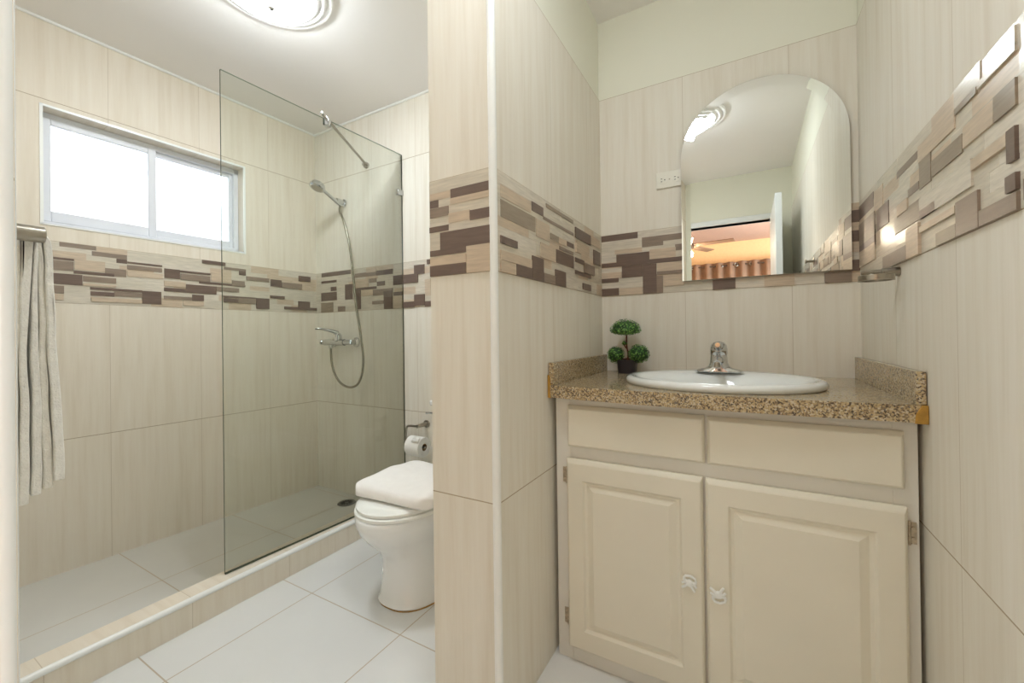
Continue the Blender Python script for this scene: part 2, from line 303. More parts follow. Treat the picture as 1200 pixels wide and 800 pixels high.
# measured mosaic blocks per wall: colour, start, end along the wall, bottom, top
BANDS = {"side": [("T", 0.982, 1.166, 1.476, 1.511), ("G", 0.981, 1.195, 1.421, 1.469), ("D", 1.17, 1.255, 1.486, 1.515), ("M", 1.255, 1.527, 1.478, 1.488), ("G", 1.277, 1.525, 1.524, 1.537), ("T", 1.199, 1.303, 1.411, 1.467), ("G", 1.309, 1.38, 1.423, 1.444), ("T", 1.38, 1.455, 1.421, 1.444), ("D", 1.459, 1.525, 1.427, 1.444), ("M", 1.386, 1.521, 1.401, 1.413), ("D", 1.354, 1.523, 1.35, 1.396), ("D", 0.978, 1.073, 1.348, 1.369), ("T", 1.228, 1.35, 1.348, 1.397), ("T", 0.977, 1.163, 1.303, 1.329), ("D", 1.167, 1.248, 1.27, 1.344), ("D", 1.063, 1.165, 1.27, 1.302), ("M", 1.249, 1.343, 1.27, 1.3), ("D", 1.344, 1.438, 1.27, 1.324), ("T", 0.976, 1.06, 1.27, 1.301), ("D", 1.543, 1.722, 1.475, 1.516), ("D", 1.539, 1.637, 1.38, 1.396), ("D", 1.761, 1.849, 1.404, 1.464), ("M", 1.637, 1.768, 1.349, 1.39), ("D", 1.537, 1.717, 1.332, 1.346), ("D", 1.62, 1.715, 1.279, 1.304), ("T", 1.541, 1.598, 1.419, 1.456), ("T", 1.724, 1.852, 1.483, 1.52)], "back": [("D", -0.578, -0.412, 1.519, 1.546), ("M", -0.394, -0.305, 1.475, 1.518), ("M", -0.305, -0.23, 1.493, 1.518), ("M", -0.257, -0.23, 1.446, 1.472), ("T", -0.515, -0.394, 1.457, 1.476), ("T", -0.362, -0.255, 1.414, 1.461), ("D", -0.508, -0.363, 1.414, 1.454), ("D", -0.58, -0.228, 1.4, 1.419), ("D", -0.484, -0.393, 1.347, 1.399), ("D", -0.392, -0.334, 1.27, 1.399), ("M", -0.334, -0.308, 1.27, 1.344), ("T", -0.332, -0.231, 1.363, 1.399), ("M", -0.332, -0.229, 1.349, 1.363), ("T", -0.58, -0.485, 1.349, 1.375), ("D", -0.578, -0.499, 1.331, 1.349), ("D", -0.578, -0.499, 1.27, 1.303), ("T", -0.497, -0.394, 1.27, 1.301), ("T", -0.307, -0.224, 1.298, 1.327), ("D", -0.115, -0.034, 1.27, 1.309), ("T", 0.064, 0.16, 1.27, 1.311), ("M", 0.251, 0.328, 1.27, 1.307), ("T", 0.329, 0.355, 1.518, 1.546), ("D", 0.329, 0.355, 1.475, 1.521), ("T", 0.329, 0.355, 1.447, 1.478), ("D", 0.329, 0.355, 1.411, 1.449), ("D", 0.328, 0.355, 1.307, 1.346), ("T", 0.328, 0.355, 1.374, 1.413), ("D", -2.597, -2.29, 1.518, 1.546), ("D", -2.599, -2.436, 1.473, 1.49), ("D", -2.499, -2.438, 1.415, 1.444), ("D", -2.602, -2.435, 1.35, 1.408), ("D", -2.351, -2.275, 1.348, 1.45), ("G", -2.604, -2.473, 1.27, 1.338), ("M", -2.426, -2.351, 1.27, 1.306), ("M", -2.251, -2.053, 1.488, 1.515), ("D", -2.052, -1.907, 1.486, 1.517), ("T", -2.238, -2.123, 1.417, 1.474), ("M", -2.116, -2.049, 1.444, 1.471), ("D", -2.045, -1.975, 1.419, 1.447), ("D", -2.24, -2.05, 1.403, 1.419), ("T", -2.193, -2.083, 1.363, 1.402), ("M", -2.082, -1.908, 1.359, 1.398), ("D", -1.985, -1.91, 1.27, 1.383), ("D", -2.245, -2.196, 1.279, 1.412), ("M", -2.089, -1.987, 1.304, 1.325), ("D", -1.901, -1.815, 1.414, 1.473), ("D", -1.81, -1.699, 1.418, 1.471), ("D", -1.728, -1.648, 1.466, 1.521), ("D", -1.627, -1.605, 1.518, 1.546), ("D", -1.899, -1.825, 1.348, 1.371), ("T", -1.904, -1.827, 1.27, 1.347), ("D", -1.729, -1.648, 1.279, 1.345), ("D", -1.818, -1.73, 1.27, 1.305), ("D", -1.648, -1.603, 1.27, 1.302), ("T", -2.142, -2.052, 1.511, 1.546), ("T", -1.645, -1.602, 1.335, 1.431)], "front": [("D", -0.721, -0.585, 1.486, 1.512), ("T", -0.796, -0.722, 1.49, 1.51), ("D", -0.797, -0.765, 1.468, 1.489), ("T", -0.722, -0.585, 1.469, 1.486), ("M", -0.797, -0.728, 1.44, 1.467), ("D", -0.799, -0.729, 1.397, 1.413), ("T", -0.728, -0.655, 1.417, 1.444), ("D", -0.654, -0.583, 1.414, 1.441), ("D", -0.759, -0.584, 1.342, 1.393), ("D", -0.797, -0.668, 1.328, 1.344), ("T", -0.797, -0.669, 1.299, 1.324), ("D", -0.798, -0.669, 1.27, 1.3), ("T", -0.667, -0.585, 1.27, 1.344)], "left": [("M", 0.632, 0.753, 1.526, 1.546), ("M", 0.738, 0.865, 1.5, 1.522), ("T", 0.754, 0.866, 1.521, 1.546), ("D", 0.825, 0.865, 1.478, 1.499), ("D", 0.598, 0.678, 1.465, 1.475), ("M", 0.6, 0.677, 1.417, 1.461), ("T", 0.68, 0.784, 1.426, 1.475), ("M", 0.783, 0.861, 1.41, 1.447), ("D", 0.677, 0.816, 1.408, 1.422), ("D", 0.596, 0.705, 1.354, 1.403), ("M", 0.707, 0.823, 1.374, 1.4), ("D", 0.866, 1.006, 1.481, 1.49), ("M", 0.865, 1.005, 1.452, 1.473), ("T", 0.865, 1.008, 1.416, 1.443), ("D", 0.731, 0.922, 1.338, 1.35), ("D", 0.732, 0.816, 1.31, 1.33), ("M", 0.816, 0.922, 1.313, 1.335), ("D", 0.922, 1.001, 1.282, 1.348), ("M", 0.613, 0.645, 1.312, 1.347), ("T", 0.611, 0.644, 1.282, 1.309), ("T", 0.707, 0.822, 1.355, 1.365), ("T", 0.734, 0.921, 1.282, 1.302), ("D", 1.015, 1.083, 1.425, 1.475), ("D", 1.084, 1.228, 1.463, 1.473), ("M", 1.086, 1.227, 1.423, 1.455), ("D", 1.188, 1.306, 1.527, 1.546), ("M", 1.3, 1.42, 1.506, 1.521), ("D", 1.381, 1.419, 1.482, 1.507), ("T", 1.233, 1.338, 1.428, 1.475), ("D", 1.173, 1.415, 1.411, 1.423), ("M", 1.341, 1.412, 1.414, 1.446), ("D", 1.11, 1.258, 1.354, 1.4), ("M", 1.259, 1.38, 1.375, 1.4), ("D", 1.013, 1.109, 1.354, 1.373), ("M", 1.012, 1.138, 1.312, 1.329), ("D", 1.139, 1.195, 1.311, 1.345), ("T", 1.097, 1.194, 1.282, 1.307), ("T", 1.013, 1.109, 1.381, 1.409), ("M", 1.422, 1.558, 1.456, 1.479), ("D", 1.294, 1.477, 1.339, 1.351), ("D", 1.294, 1.374, 1.312, 1.336), ("M", 1.374, 1.476, 1.311, 1.342), ("D", 1.477, 1.557, 1.282, 1.349), ("D", 1.567, 1.637, 1.43, 1.476), ("M", 1.638, 1.778, 1.428, 1.465), ("D", 1.755, 1.839, 1.485, 1.52), ("D", 1.564, 1.656, 1.354, 1.372), ("D", 1.751, 1.834, 1.299, 1.346), ("D", 1.655, 1.898, 1.287, 1.305)], "right": [("M", 1.306, 1.459, 1.492, 1.51), ("D", 1.689, 1.886, 1.482, 1.529), ("T", 1.587, 1.681, 1.456, 1.522), ("M", 1.3, 1.374, 1.42, 1.438), ("D", 1.533, 1.654, 1.397, 1.459), ("G", 1.297, 1.48, 1.35, 1.397), ("G", 1.227, 1.294, 1.415, 1.484), ("T", 1.108, 1.3, 1.477, 1.515), ("G", 1.077, 1.221, 1.42, 1.454), ("G", 1.021, 1.105, 1.499, 1.512), ("T", 0.966, 1.073, 1.424, 1.462), ("C", 1.005, 1.105, 1.51, 1.546), ("C", 0.901, 0.994, 1.511, 1.539), ("C", 0.901, 1.015, 1.502, 1.513), ("G", 0.901, 0.963, 1.423, 1.463), ("C", 1.04, 1.291, 1.347, 1.395), ("M", 1.202, 1.291, 1.347, 1.366), ("G", 1.105, 1.198, 1.27, 1.296), ("M", 1.017, 1.103, 1.27, 1.334), ("M", 0.9, 1.013, 1.27, 1.296), ("T", 1.105, 1.291, 1.316, 1.33), ("D", 0.901, 0.924, 1.344, 1.393), ("T", 0.924, 1.037, 1.372, 1.391), ("D", 0.9, 0.928, 1.3, 1.325), ("T", 1.295, 1.379, 1.27, 1.342), ("M", 1.379, 1.579, 1.27, 1.306), ("D", 1.672, 1.873, 1.36, 1.408), ("M", 1.672, 1.873, 1.39, 1.464), ("T", 1.672, 1.874, 1.316, 1.369), ("T", 1.374, 1.454, 1.392, 1.42)]}
# ------------------------------------------------------------------ room shell
CZ = 2.537
YB = 1.8866; XR = .353
PX0, PX1, PYF = -.799, -.578, .95          # partition between toilet and vanity
BZ0, BZ1 = 1.2705, 1.546                    # decorative band
AW = -.038353
def xw(y): return -2.7299 + .03837*y

def band(parent, key, to3d, outward, s0, s1):
    """raised mosaic blocks printed tile; to3d(s, z, out)"""
    mb = MB()
    def blk(a, b, c, d, h, mi):
        p = [to3d(a,c,-.004), to3d(b,c,-.004), to3d(b,d,-.004), to3d(a,d,-.004), to3d(a,c,h), to3d(b,c,h), to3d(b,d,h), to3d(a,d,h)]
        mb.add(p, [(0,1,2,3),(4,5,6,7),(0,1,5,4),(1,2,6,5),(2,3,7,6),(3,0,4,7)], mi)
    cols = {'L':0,'T':1,'M':2,'D':3,'G':4,'C':5}
    h = .0012
    rr = random.Random(len(key))
    z = BZ0
    rows = [.042, .03, .038, .024, .04, .034, .036]; sc = (BZ1-BZ0)/sum(rows)
    for r in rows:                          # pale ground, in courses
        x = s0
        while x < s1 - .001:
            w = rr.uniform(.1, .26); x2 = min(s1, x+w)
            if s1 - x2 < .03: x2 = s1
            blk(x, x2, z, z+r*sc, h + rr.uniform(0, .0006), rr.choice((0, 0, 5, 5, 0, 1)))
            x = x2
        z += r*sc
    for i, (c, a, b, z0, z1) in enumerate(BANDS.get(key, [])):
        a = max(a, s0); b = min(b, s1)
        if b - a < .004: continue
        blk(a, b, z0, z1, .0022 + .00012*i % .0031 + .00008*i, cols[c])
    # generic continuation where the photo does not show the band
    lo = min([q[1] for q in BANDS.get(key, [])] or [s1]); hi = max([q[2] for q in BANDS.get(key, [])] or [s0])
    for a0, a1 in ((s0, lo), (hi, s1)):
        x = a0
        while x < a1 - .06:
            for z0, hh in ((BZ0+.01, .03), (BZ0+.075, .045), (BZ0+.15, .028), (BZ0+.2, .035)):
                w = rr.uniform(.06, .18); xx = x + rr.uniform(0, .08)
                if xx + w < a1: blk(xx, xx+w, z0, z0+hh, .0024, rr.choice((2, 3, 3, 1, 4)))
            x += .2
    o = mb.build('tile_band', [M['blockL'], M['blockT'], M['blockM'], M['blockD'], M['blockG'], M['blockC']], parent, smooth=False, merge=False)
    bm = bmesh.new(); bm.from_mesh(o.data); bmesh.ops.recalc_face_normals(bm, faces=bm.faces); bm.to_mesh(o.data); bm.free()
    return o

# floors and ceiling
mb = MB(); mb.box(-1.85, .5, -.62, 1.99, -.1, .02); struct(mb.build('floor', M['floor'], smooth=False))
mb = MB(); mb.box(-2.95, -1.85, 0, 1.99, -.1, .046); struct(mb.build('floor_shower', M['shower_floor'], smooth=False))
mb = MB(); mb.box(-2.95, .5, -.74, 1.99, CZ, CZ+.1); struct(mb.build('ceiling', M['ceil'], smooth=False))

# window wall (local frame: y along the wall, turned by AW)
WY0, WY1, WZ0, WZ1 = .578, 1.418, 1.622, 2.147
mb = MB()
for a in ((0, WY0, 0, CZ), (WY1, 1.95, 0, CZ), (WY0, WY1, 0, WZ0), (WY0, WY1, WZ1, CZ)): wbox(mb, -.16, 0, *a)
wl = mb.build('wall_left', M['tile_left'], smooth=False); wl.location = (-2.7299, 0, 0); wl.rotation_euler = (0, 0, AW); struct(wl)
bl = band(None, 'left', lambda s, z, o: (o, s, z), 1, .12, 1.885); bl.parent = wl
# back wall of shower, toilet and vanity (one plane)
mb = MB(); wbox(mb, -2.95, PX1-.1, YB, YB+.1, 0, CZ, 0); wbox(mb, PX1-.1, .5, YB, YB+.1, 0, 2.176, 0); wbox(mb, PX1-.1, .5, YB+.004, YB+.1, 2.176, CZ, 1)
wb = struct(mb.build('wall_back', [M['tile_back'], M['cream']], smooth=False))
BANDS_ALL = BANDS['back']
BANDS['back'] = [b for b in BANDS_ALL if b[2] < PX0]; band(wb, 'back', lambda s, z, o: (s, YB-o, z), 1, -2.66, PX0+.02)
BANDS['back'] = [b for b in BANDS_ALL if b[1] > PX1-.03]; band(wb, 'back', lambda s, z, o: (s, YB-o, z), 1, PX1+.001, XR-.001)
# right wall
mb = MB(); wbox(mb, XR, XR+.12, -.62, YB, 0, 2.176, 0); wbox(mb, XR+.004, XR+.12, -.62, YB, 2.176, CZ, 1)
wr = struct(mb.build('wall_right', [M['tile_right'], M['cream']], smooth=False))
band(wr, 'right', lambda s, z, o: (XR-o, s, z), 1, -.3, YB-.003)
# partition: front face tiled to the ceiling, vanity side tiled to 2.18 m then painted
mb = MB(); wbox(mb, PX0, PX1, PYF, YB, 0, 2.176, 0); wbox(mb, PX0, PX1-.004, PYF, YB, 2.176, CZ, 1); wbox(mb, PX0, PX1-.004, PYF-.0005, PYF+.02, 2.176, CZ, 0)
wp = mb.build('wall_partition', [M['tile_side'], M['cream'], M['tile_front']], smooth=False)
for p in wp.data.polygons:
    if abs(p.normal.y) > .9 and p.center.y < PYF+.01: p.material_index = 2
struct(wp)
band(wp, 'side', lambda s, z, o: (PX1+o, s, z), 1, PYF+.014, YB-.003)
band(wp, 'front', lambda s, z, o: (s, PYF-o, z), 1, PX0, PX1-.012)
mb = MB(); mb.tube([(PX1-.006, PYF+.006, 0), (PX1-.006, PYF+.006, CZ)], .0115, 16); struct(mb.build('trim_1', M['trimw']))
# near wall of the shower side, entrance wall and its corner profile
NY = .136; VX = -.672
mb = MB(); wbox(mb, -2.95, VX, -.1+NY-.02, NY, 0, CZ); wbox(mb, VX-.1, VX, -.62, NY-.12, 0, CZ)
struct(mb.build('wall_near', M['tile_left'], smooth=False))
mb = MB(); mb.tube([(VX-.0065, NY-.0065, 0), (VX-.0065, NY-.0065, CZ)], .0088, 16); struct(mb.build('trim_2', M['trimw']))
# door wall behind the camera with opening
DY = -.62; DX0, DX1, DZ = -.47, .217, 2.10
mb = MB(); mb.box(VX-.1, DX0, DY-.1, DY, 0, CZ); mb.box(DX1, .5, DY-.1, DY, 0, CZ); mb.box(DX0, DX1, DY-.1, DY, DZ, CZ)
struct(mb.build('wall_front', M['cream'], smooth=False))
mb = MB()
mb.box(DX0-.045, DX0, DY-.115, DY+.014, 0, DZ+.05); mb.box(DX1, DX1+.045, DY-.115, DY+.014, 0, DZ+.05); mb.box(DX0, DX1, DY-.115, DY+.014, DZ, DZ+.05)
struct(mb.build('trim_3', M['door'], bevel=.004))
# open door leaf
mb = MB(); mb.box(.190, .232, -.60, .19, .01, 2.095)
dl = struct(mb.build('door_1', M['door'], bevel=.002))
mb = MB(); mb.tube([(.19, .12, 1.0), (.145, .12, 1.0), (.14, .02, 1.0)], .009, 10); mb.lathe([(.026, 0), (.026, .006), (0, .006)], (.19, .12, 1.0), (-1, 0, 0), cap0=True); mb.build('door_handle', M['steel'], dl)
# white ceiling beads round the shower side
def bead(name, p, q, r=.007):
    b = MB(); b.tube([p, q], r, 8); return struct(b.build(name, M['trimw']))
bead('trim_4', (xw(NY)+.004, NY, CZ-.005), (xw(YB)+.004, YB, CZ-.005))
bead('trim_5', (xw(YB), YB-.004, CZ-.005), (PX0, YB-.004, CZ-.005))
bead('trim_6', (PX0-.004, PYF, CZ-.005), (PX0-.004, YB, CZ-.005), .006)
# shower curb
CX0, CX1, CT = -1.900, -1.800, .131
mb = MB(); wbox(mb, CX0, CX1-.006, NY, YB, 0, CT)
cu = mb.build('curb_shower', M['tile_curb'], smooth=False); struct(cu)
mb = MB(); mb.tube([(CX1-.009, NY, CT-.006), (CX1-.009, YB, CT-.006)], .0105, 14); struct(mb.build('trim_7', M['trimw']))

# ------------------------------------------------------------------ window
win = bpy.data.objects.new('window_1', None); C.objects.link(win); win.location = (-2.7299, 0, 0); win.rotation_euler = (0, 0, AW); struct(win, 'white sliding window with two bright panes', 'window')
def wpart(mb, name, mats, **k):
    o = mb.build(name, mats, None, **k); o.parent = win; return o
D0 = -.078
mb = MB()
for y0, y1, z0, z1 in ((WY0, WY0+.026, WZ0, WZ1), (WY1-.026, WY1, WZ0, WZ1), (WY0, WY1, WZ0, WZ0+.035), (WY0, WY1, WZ1-.03, WZ1)): mb.box(D0-.04, D0, y0, y1, z0, z1)
wpart(mb, 'window_frame', M['upvc'], bevel=.003)
def sash(y0, y1, x):
    m = MB(); w = .034
    m.box(x-.022, x, y0, y0+w, WZ0+.025, WZ1-.02); m.box(x-.022, x, y1-w, y1, WZ0+.025, WZ1-.02); m.box(x-.0219, x-.0001, y0+w, y1-w, WZ0+.025, WZ0+.075); m.box(x-.0219, x-.0001, y0+w, y1-w, WZ1-.053, WZ1-.02)
    s = wpart(m, 'sash', M['upvc'], bevel=.003)
    g = MB(); g.box(x-.014, x-.009, y0+w-.004, y1-w+.004, WZ0+.07, WZ1-.05); gl = g.build('pane', M['pane'], None); gl.parent = s
sash(WY0+.01, WY0+.432, D0+.002); sash(WY0+.40, WY1-.008, D0-.022)
mb = MB(); e = .007                      # white reveal edging on the tile
for y0, y1, z0, z1 in ((WY0-.004, WY0+e, WZ0-e, WZ1+e), (WY1-e, WY1+.004, WZ0-e, WZ1+e), (WY0, WY1, WZ0-e, WZ0+.002), (WY0, WY1, WZ1-.002, WZ1+e)): mb.box(-.004, .0035, y0, y1, z0, z1)
wpart(mb, 'edge_trim', M['trimw'])
mb = MB(); mb.box(-.079, .004, WY0+.003, WY1-.003, WZ0-.001, WZ0+.004); wpart(mb, 'window_sill', M['upvc'])
# ------------------------------------------------------------------ shower screen
G0 = Vector((-1.868, .903, 0)); G1 = Vector((-1.822, 1.884, 0)); gd = (G1-G0).normalized(); gn = Vector((gd.y, -gd.x, 0))
GZ0, GZ1 = CT+.002, 2.206
sc = thing('shower_screen', 'frameless clear glass shower screen standing on the tiled curb', 'shower screen', (G0.x, G0.y, GZ0))
mb = MB(); t_ = .004
def P(s, o, z): v = G0 + gd*s + gn*o; return (v.x, v.y, z)
L_ = (G1-G0).length
mb.face([P(0,t_,GZ0), P(L_,t_,GZ0), P(L_,t_,GZ1), P(0,t_,GZ1)], 0); mb.face([P(0,-t_,GZ1), P(L_,-t_,GZ1), P(L_,-t_,GZ0), P(0,-t_,GZ0)], 0)
mb.face([P(0,-t_,GZ0), P(0,t_,GZ0), P(0,t_,GZ1), P(0,-t_,GZ1)], 1); mb.face([P(L_,t_,GZ0), P(L_,-t_,GZ0), P(L_,-t_,GZ1), P(L_,t_,GZ1)], 1)
mb.face([P(0,t_,GZ1), P(L_,t_,GZ1), P(L_,-t_,GZ1), P(0,-t_,GZ1)], 2); mb.face([P(0,-t_,GZ0), P(L_,-t_,GZ0), P(L_,t_,GZ0), P(0,t_,GZ0)], 1)
mb.build('glass_panel', [M['glass'], M['glassedge'], M['glasstop']], sc, smooth=False)
mb = MB(); mb.obox(P(0, 0, GZ0+.002), P(L_, 0, GZ0+.002), .0105, .0035); mb.build('bottom_seal', M['glassedge'], sc)
for z in (1.97,):
    mb = MB(); mb.obox(P(L_-.04, 0, z), P(L_+.001, 0, z), .026, .032); mb.build('wall_clamp', M['chrome'], sc, bevel=.003)
# stabiliser rod from back wall, clamped on the top edge
rod_w = Vector((-2.128, YB, 2.208)); cl = Vector(P(.483, 0, 2.210)); dr = (cl-rod_w).normalized()
mb = MB(); mb.tube([rod_w + dr*.004, cl + dr*.050], .0075, 14); rod = mb.build('stabiliser_rod', M['steel'], sc)
mb = MB(); mb.lathe([(0, -.001), (.02, 0), (.02, .012), (.011, .016), (.011, .03)], rod_w, (0, -1, 0), cap0=False, cap1=True); mb.build('wall_flange', M['steel'], rod)
mb = MB(); mb.obox(cl-dr*.015 - Vector((0,0,.018)), cl+dr*.015 - Vector((0,0,.018)), .03, .036); mb.tube([cl-dr*.018, cl+dr*.018], .012, 14); mb.build('glass_clamp', M['chrome'], rod, bevel=.002)
mb = MB(); mb.lathe([(0, 0), (.009, 0), (.009, .008), (.006, .012), (0, .013)], cl+dr*.050, dr); mb.build('end_cap', M['chrome'], rod)

# ------------------------------------------------------------------ hand shower and mixer
hs = thing('hand_shower', 'chrome hand shower in a wall holder with a long flexible hose', 'shower', (-2.34, YB, 2.0))
hp = Vector((-2.352, YB, 2.0))
mb = MB(); mb.lathe([(0, 0), (.026, 0), (.026, .008), (.015, .014), (.013, .04), (0, .042)], hp, (0, -1, 0)); mb.tube([hp+Vector((0,-.035,0)), hp+Vector((0,-.062,.0))], .02, 18); mb.build('wall_holder', M['chrome'], hs)
h0 = hp + Vector((.012, -.052, -.02)); h1 = Vector((-2.325, 1.70, 2.035))
dh = (h1-h0).normalized()
mb = MB(); mb.tube([h0 - dh*.02, h0 + dh*.02, h0.lerp(h1, .5), h1 - dh*.02, h1], [.010, .0125, .0105, .010, .013], 16); han = mb.build('handle', M['chrome'], hs)
hc = h1 + dh*.035; ax = Vector((-.05, -.38, -.92)).normalized()
mb = MB(); mb.lathe([(0, -.023), (.02, -.022), (.039, -.012), (.047, .004), (.0475, .018), (.041, .023), (0, .023)], hc, ax, n=36); sh = mb.build('shower_head', M['chrome'], hs)
mb = MB(); mb.lathe([(.034, 0), (.032, .002), (0, .003)], hc + ax*.0225, ax); mb.build('spray_face', M['steel'], sh)
pts = [h0-dh*.018, (-2.325,1.83,1.93), (-2.275,1.825,1.84), (-2.226,1.825,1.68), (-2.195,1.825,1.48), (-2.172,1.825,1.30), (-2.152,1.83,1.18), (-2.130,1.832,1.05), (-2.122,1.835,.96), (-2.133,1.835,.87), (-2.17,1.835,.80), (-2.225,1.835,.772), (-2.285,1.835,.772), (-2.345,1.835,.795), (-2.40,1.835,.85), (-2.428,1.835,.92), (-2.437,1.835,.99), (-2.437,1.835,1.03)]
def smooth_path(pts, n=6):
    pts = [Vector(p) for p in pts]; out = []
    for i in range(len(pts)-1):
        p0 = pts[max(i-1,0)]; p1 = pts[i]; p2 = pts[i+1]; p3 = pts[min(i+2, len(pts)-1)]
        for k in range(n):
            t = k/n; out.append(.5*((2*p1) + (p2-p0)*t + (2*p0-5*p1+4*p2-p3)*t*t + (3*p1-p0-3*p2+p3)*t**3))
    return out + [pts[-1]]
mb = MB(); mb.tube(smooth_path(pts, 8), .0075, 12); mb.build('hose', M['hose'], hs)
mx = thing('shower_mixer', 'chrome single lever shower mixer on the back wall of the shower', 'mixer tap', (-2.39, YB, 1.06))
mb = MB()
mb.tube([(-2.50, 1.835, 1.062), (-2.30, 1.835, 1.062)], .021, 20); mb.tube([(-2.30, 1.835, 1.062), (-2.24, 1.84, 1.062)], [.017, .017], 18)
mb.tube([(-2.245, 1.838, 1.062), (-2.245, YB, 1.062)], .016, 16); mb.tube([(-2.47, 1.838, 1.062), (-2.47, YB, 1.062)], .016, 16)
mb.tube([(-2.437, 1.835, 1.05), (-2.437, 1.835, 1.022)], .013, 16)
mb.lathe([(.023, 0), (.025, .02), (.022, .04), (.012, .052), (0, .054)], (-2.36, 1.832, 1.072), (0, 0, 1)); body = mb.build('mixer_body', M['chrome'], mx)
for x in (-2.245, -2.47):
    mb = MB(); mb.lathe([(0, 0), (.033, 0), (.031, .010), (.018, .016), (.016, .02)], (x, YB, 1.062), (0, -1, 0)); mb.build('flange', M['chrome'], mx)
mb = MB(); mb.tube([(-2.36, 1.83, 1.122), (-2.372, 1.80, 1.136), (-2.40, 1.75, 1.150), (-2.43, 1.715, 1.152)], [.017, .012, .008, .006], 14); mb.build('lever', M['chrome'], mx)
mb = MB(); mb.tube([(-2.50, 1.835, 1.062), (-2.515, 1.835, 1.062)], .012, 14); mb.lathe([(.008, 0), (.016, .008), (.018, .02), (.012, .03), (0, .032)], (-2.515, 1.835, 1.062), (-1, 0, 0)); mb.build('diverter_knob', M['chrome'], mx)
# drain
mb = MB(); mb.lathe([(0, 0), (.05, 0), (.055, .003), (.052, .005), (.04, .004), (.012, .005), (0, .004)], (-2.215, 1.77, .0455)); dn = tag(mb.build('floor_drain', M['drain'], loc=(-2.215, 1.77, .046)), 'round metal drain cover set in the shower floor', 'drain')
mb = MB()
for i in range(12):
    a = 2*PI*i/12; mb.obox((-2.215+.014*math.cos(a), 1.77+.014*math.sin(a), .0508), (-2.215+.036*math.cos(a), 1.77+.036*math.sin(a), .0508), .006, .001)
s = mb.build('drain_slots', M['darkgap'], dn)

# ------------------------------------------------------------------ towel bar with hanging towel
tb = thing('towel_bar', 'brushed metal towel bar on the near wall beside the window', 'towel rail', (-1.15, NY, 1.27))
BX, BY, BZ = -.945, .203, 1.262
for x in (BX, -1.42):
    mb = MB(); mb.tube([(x, NY-.001, BZ), (x, BY+.012, BZ)], .0125, 24); mb.lathe([(.021, 0), (.021, .006), (.0125, .008)], (x, NY, BZ), (0, 1, 0), cap0=True); mb.build('post', M['steel'], tb, bevel=.001)
mb = MB(); mb.tube([(BX, BY, BZ-.005), (-1.42, BY, BZ-.005)], .0045, 12); mb.build('rail', M['steel'], tb)
tw = thing('hand_towel', 'pale grey hand towel folded over the towel bar at the left edge', 'towel', (-1.05, BY, .85))
def folds(name, a0, a1, b0, b1, zl, zr, x0, mat, seed):
    """U-shaped layer over the rail: distance from the rail runs a0..b0 at the top to a1..b1 at the hem"""
    rr = random.Random(seed); n = 30; mb = MB(); ph = rr.uniform(0, 6); nx = 8; zt = BZ-.005
    def leg(sgn, zb, k):
        out = []
        for i in range(n+1):
            t = i/n; g = t**.8; ga = t**.3 if a0 < .006 else g; w = .0009*math.sin(9*t+ph+.5*k) + .0005*math.sin(23*t+k)
            out.append((BY + sgn*(a0+(a1-a0)*ga) + w, BY + sgn*(b0+(b1-b0)*g) + w, zt + (zb-zt)*t))
        return out
    rings = []
    for k in range(nx+1):
        x = x0 - .235*k/nx; R = leg(1, zr + .003*math.sin(k), k); L = leg(-1, zl + .003*math.cos(k), k); ring = []
        ring += [(x+.0015*math.sin(i*.9+ph)*(k == 0), p[1], p[2]) for i, p in reversed(list(enumerate(R)))]
        for j in range(1, 8):
            c = PI*j/8; ring.append((x, BY + b0*math.cos(c), zt + min(b0, .0165)*math.sin(c)))
        ring += [(x, p[1], p[2]) for p in L] + [(x, p[0], p[2]) for p in reversed(L)]
        for j in range(7, 0, -1):
            c = PI*j/8; ring.append((x, BY + a0*math.cos(c), zt + min(a0, .0125)*math.sin(c)))
        ring += [(x, p[0], p[2]) for p in R]
        rings.append(ring)
    mb.loft(rings)
    return mb.build(name, mat, tw, merge=True, ang=50, bevel=.002)
folds('outer_layer', .0140, .0245, .0220, .0370, .836, .872, -.963, M['towell'], 1)
folds('middle_layer', .0085, .0125, .0135, .0240, .848, .862, -.967, M['towelg'], 2)
folds('inner_layer', .0050, .0012, .0080, .0120, .842, .856, -.965, M['towell'], 3)

# ------------------------------------------------------------------ toilet
TX = -1.262
def oval(z, yf, yb, hw, n=56, e=2.3, split=.45, f=2.0, dx=0):
    yc = yf + (yb-yf)*split; out = []
    for k in range(n):
        t = 2*PI*k/n; c, s = math.cos(t), math.sin(t)
        ex = e if s > 0 else f
        x = hw*math.copysign(abs(c)**(2/ex), c); L = (yb-yc) if s > 0 else (yc-yf)
        out.append((TX+dx+x, yc + L*math.copysign(abs(s)**(2/ex), s), z))
    return out
tl = thing('toilet', 'white ceramic toilet against the back wall beside the partition', 'toilet', (TX, 1.5, 0))
mb = MB()
mb.loft([oval(.0205, 1.195, 1.74, .146, e=3, f=2.5, dx=.022), oval(.032, 1.185, 1.74, .146, e=3, f=2.5, dx=.022), oval(.048, 1.20, 1.73, .142, e=3, f=2.5, dx=.02), oval(.13, 1.205, 1.72, .132, e=3, f=2.4, dx=.018), oval(.2, 1.20, 1.72, .130, e=2.8, f=2.3, dx=.015), oval(.245, 1.175, 1.74, .140, f=2.1, dx=.008), oval(.285, 1.135, 1.76, .163, dx=.003), oval(.325, 1.103, 1.78, .183), oval(.36, 1.09, 1.80, .194, e=2.6), oval(.388, 1.088, 1.80, .197, e=2.6), oval(.395, 1.094, 1.79, .191, e=2.6)])
mb.build('bowl', M['porc'], tl, merge=True, ang=60)
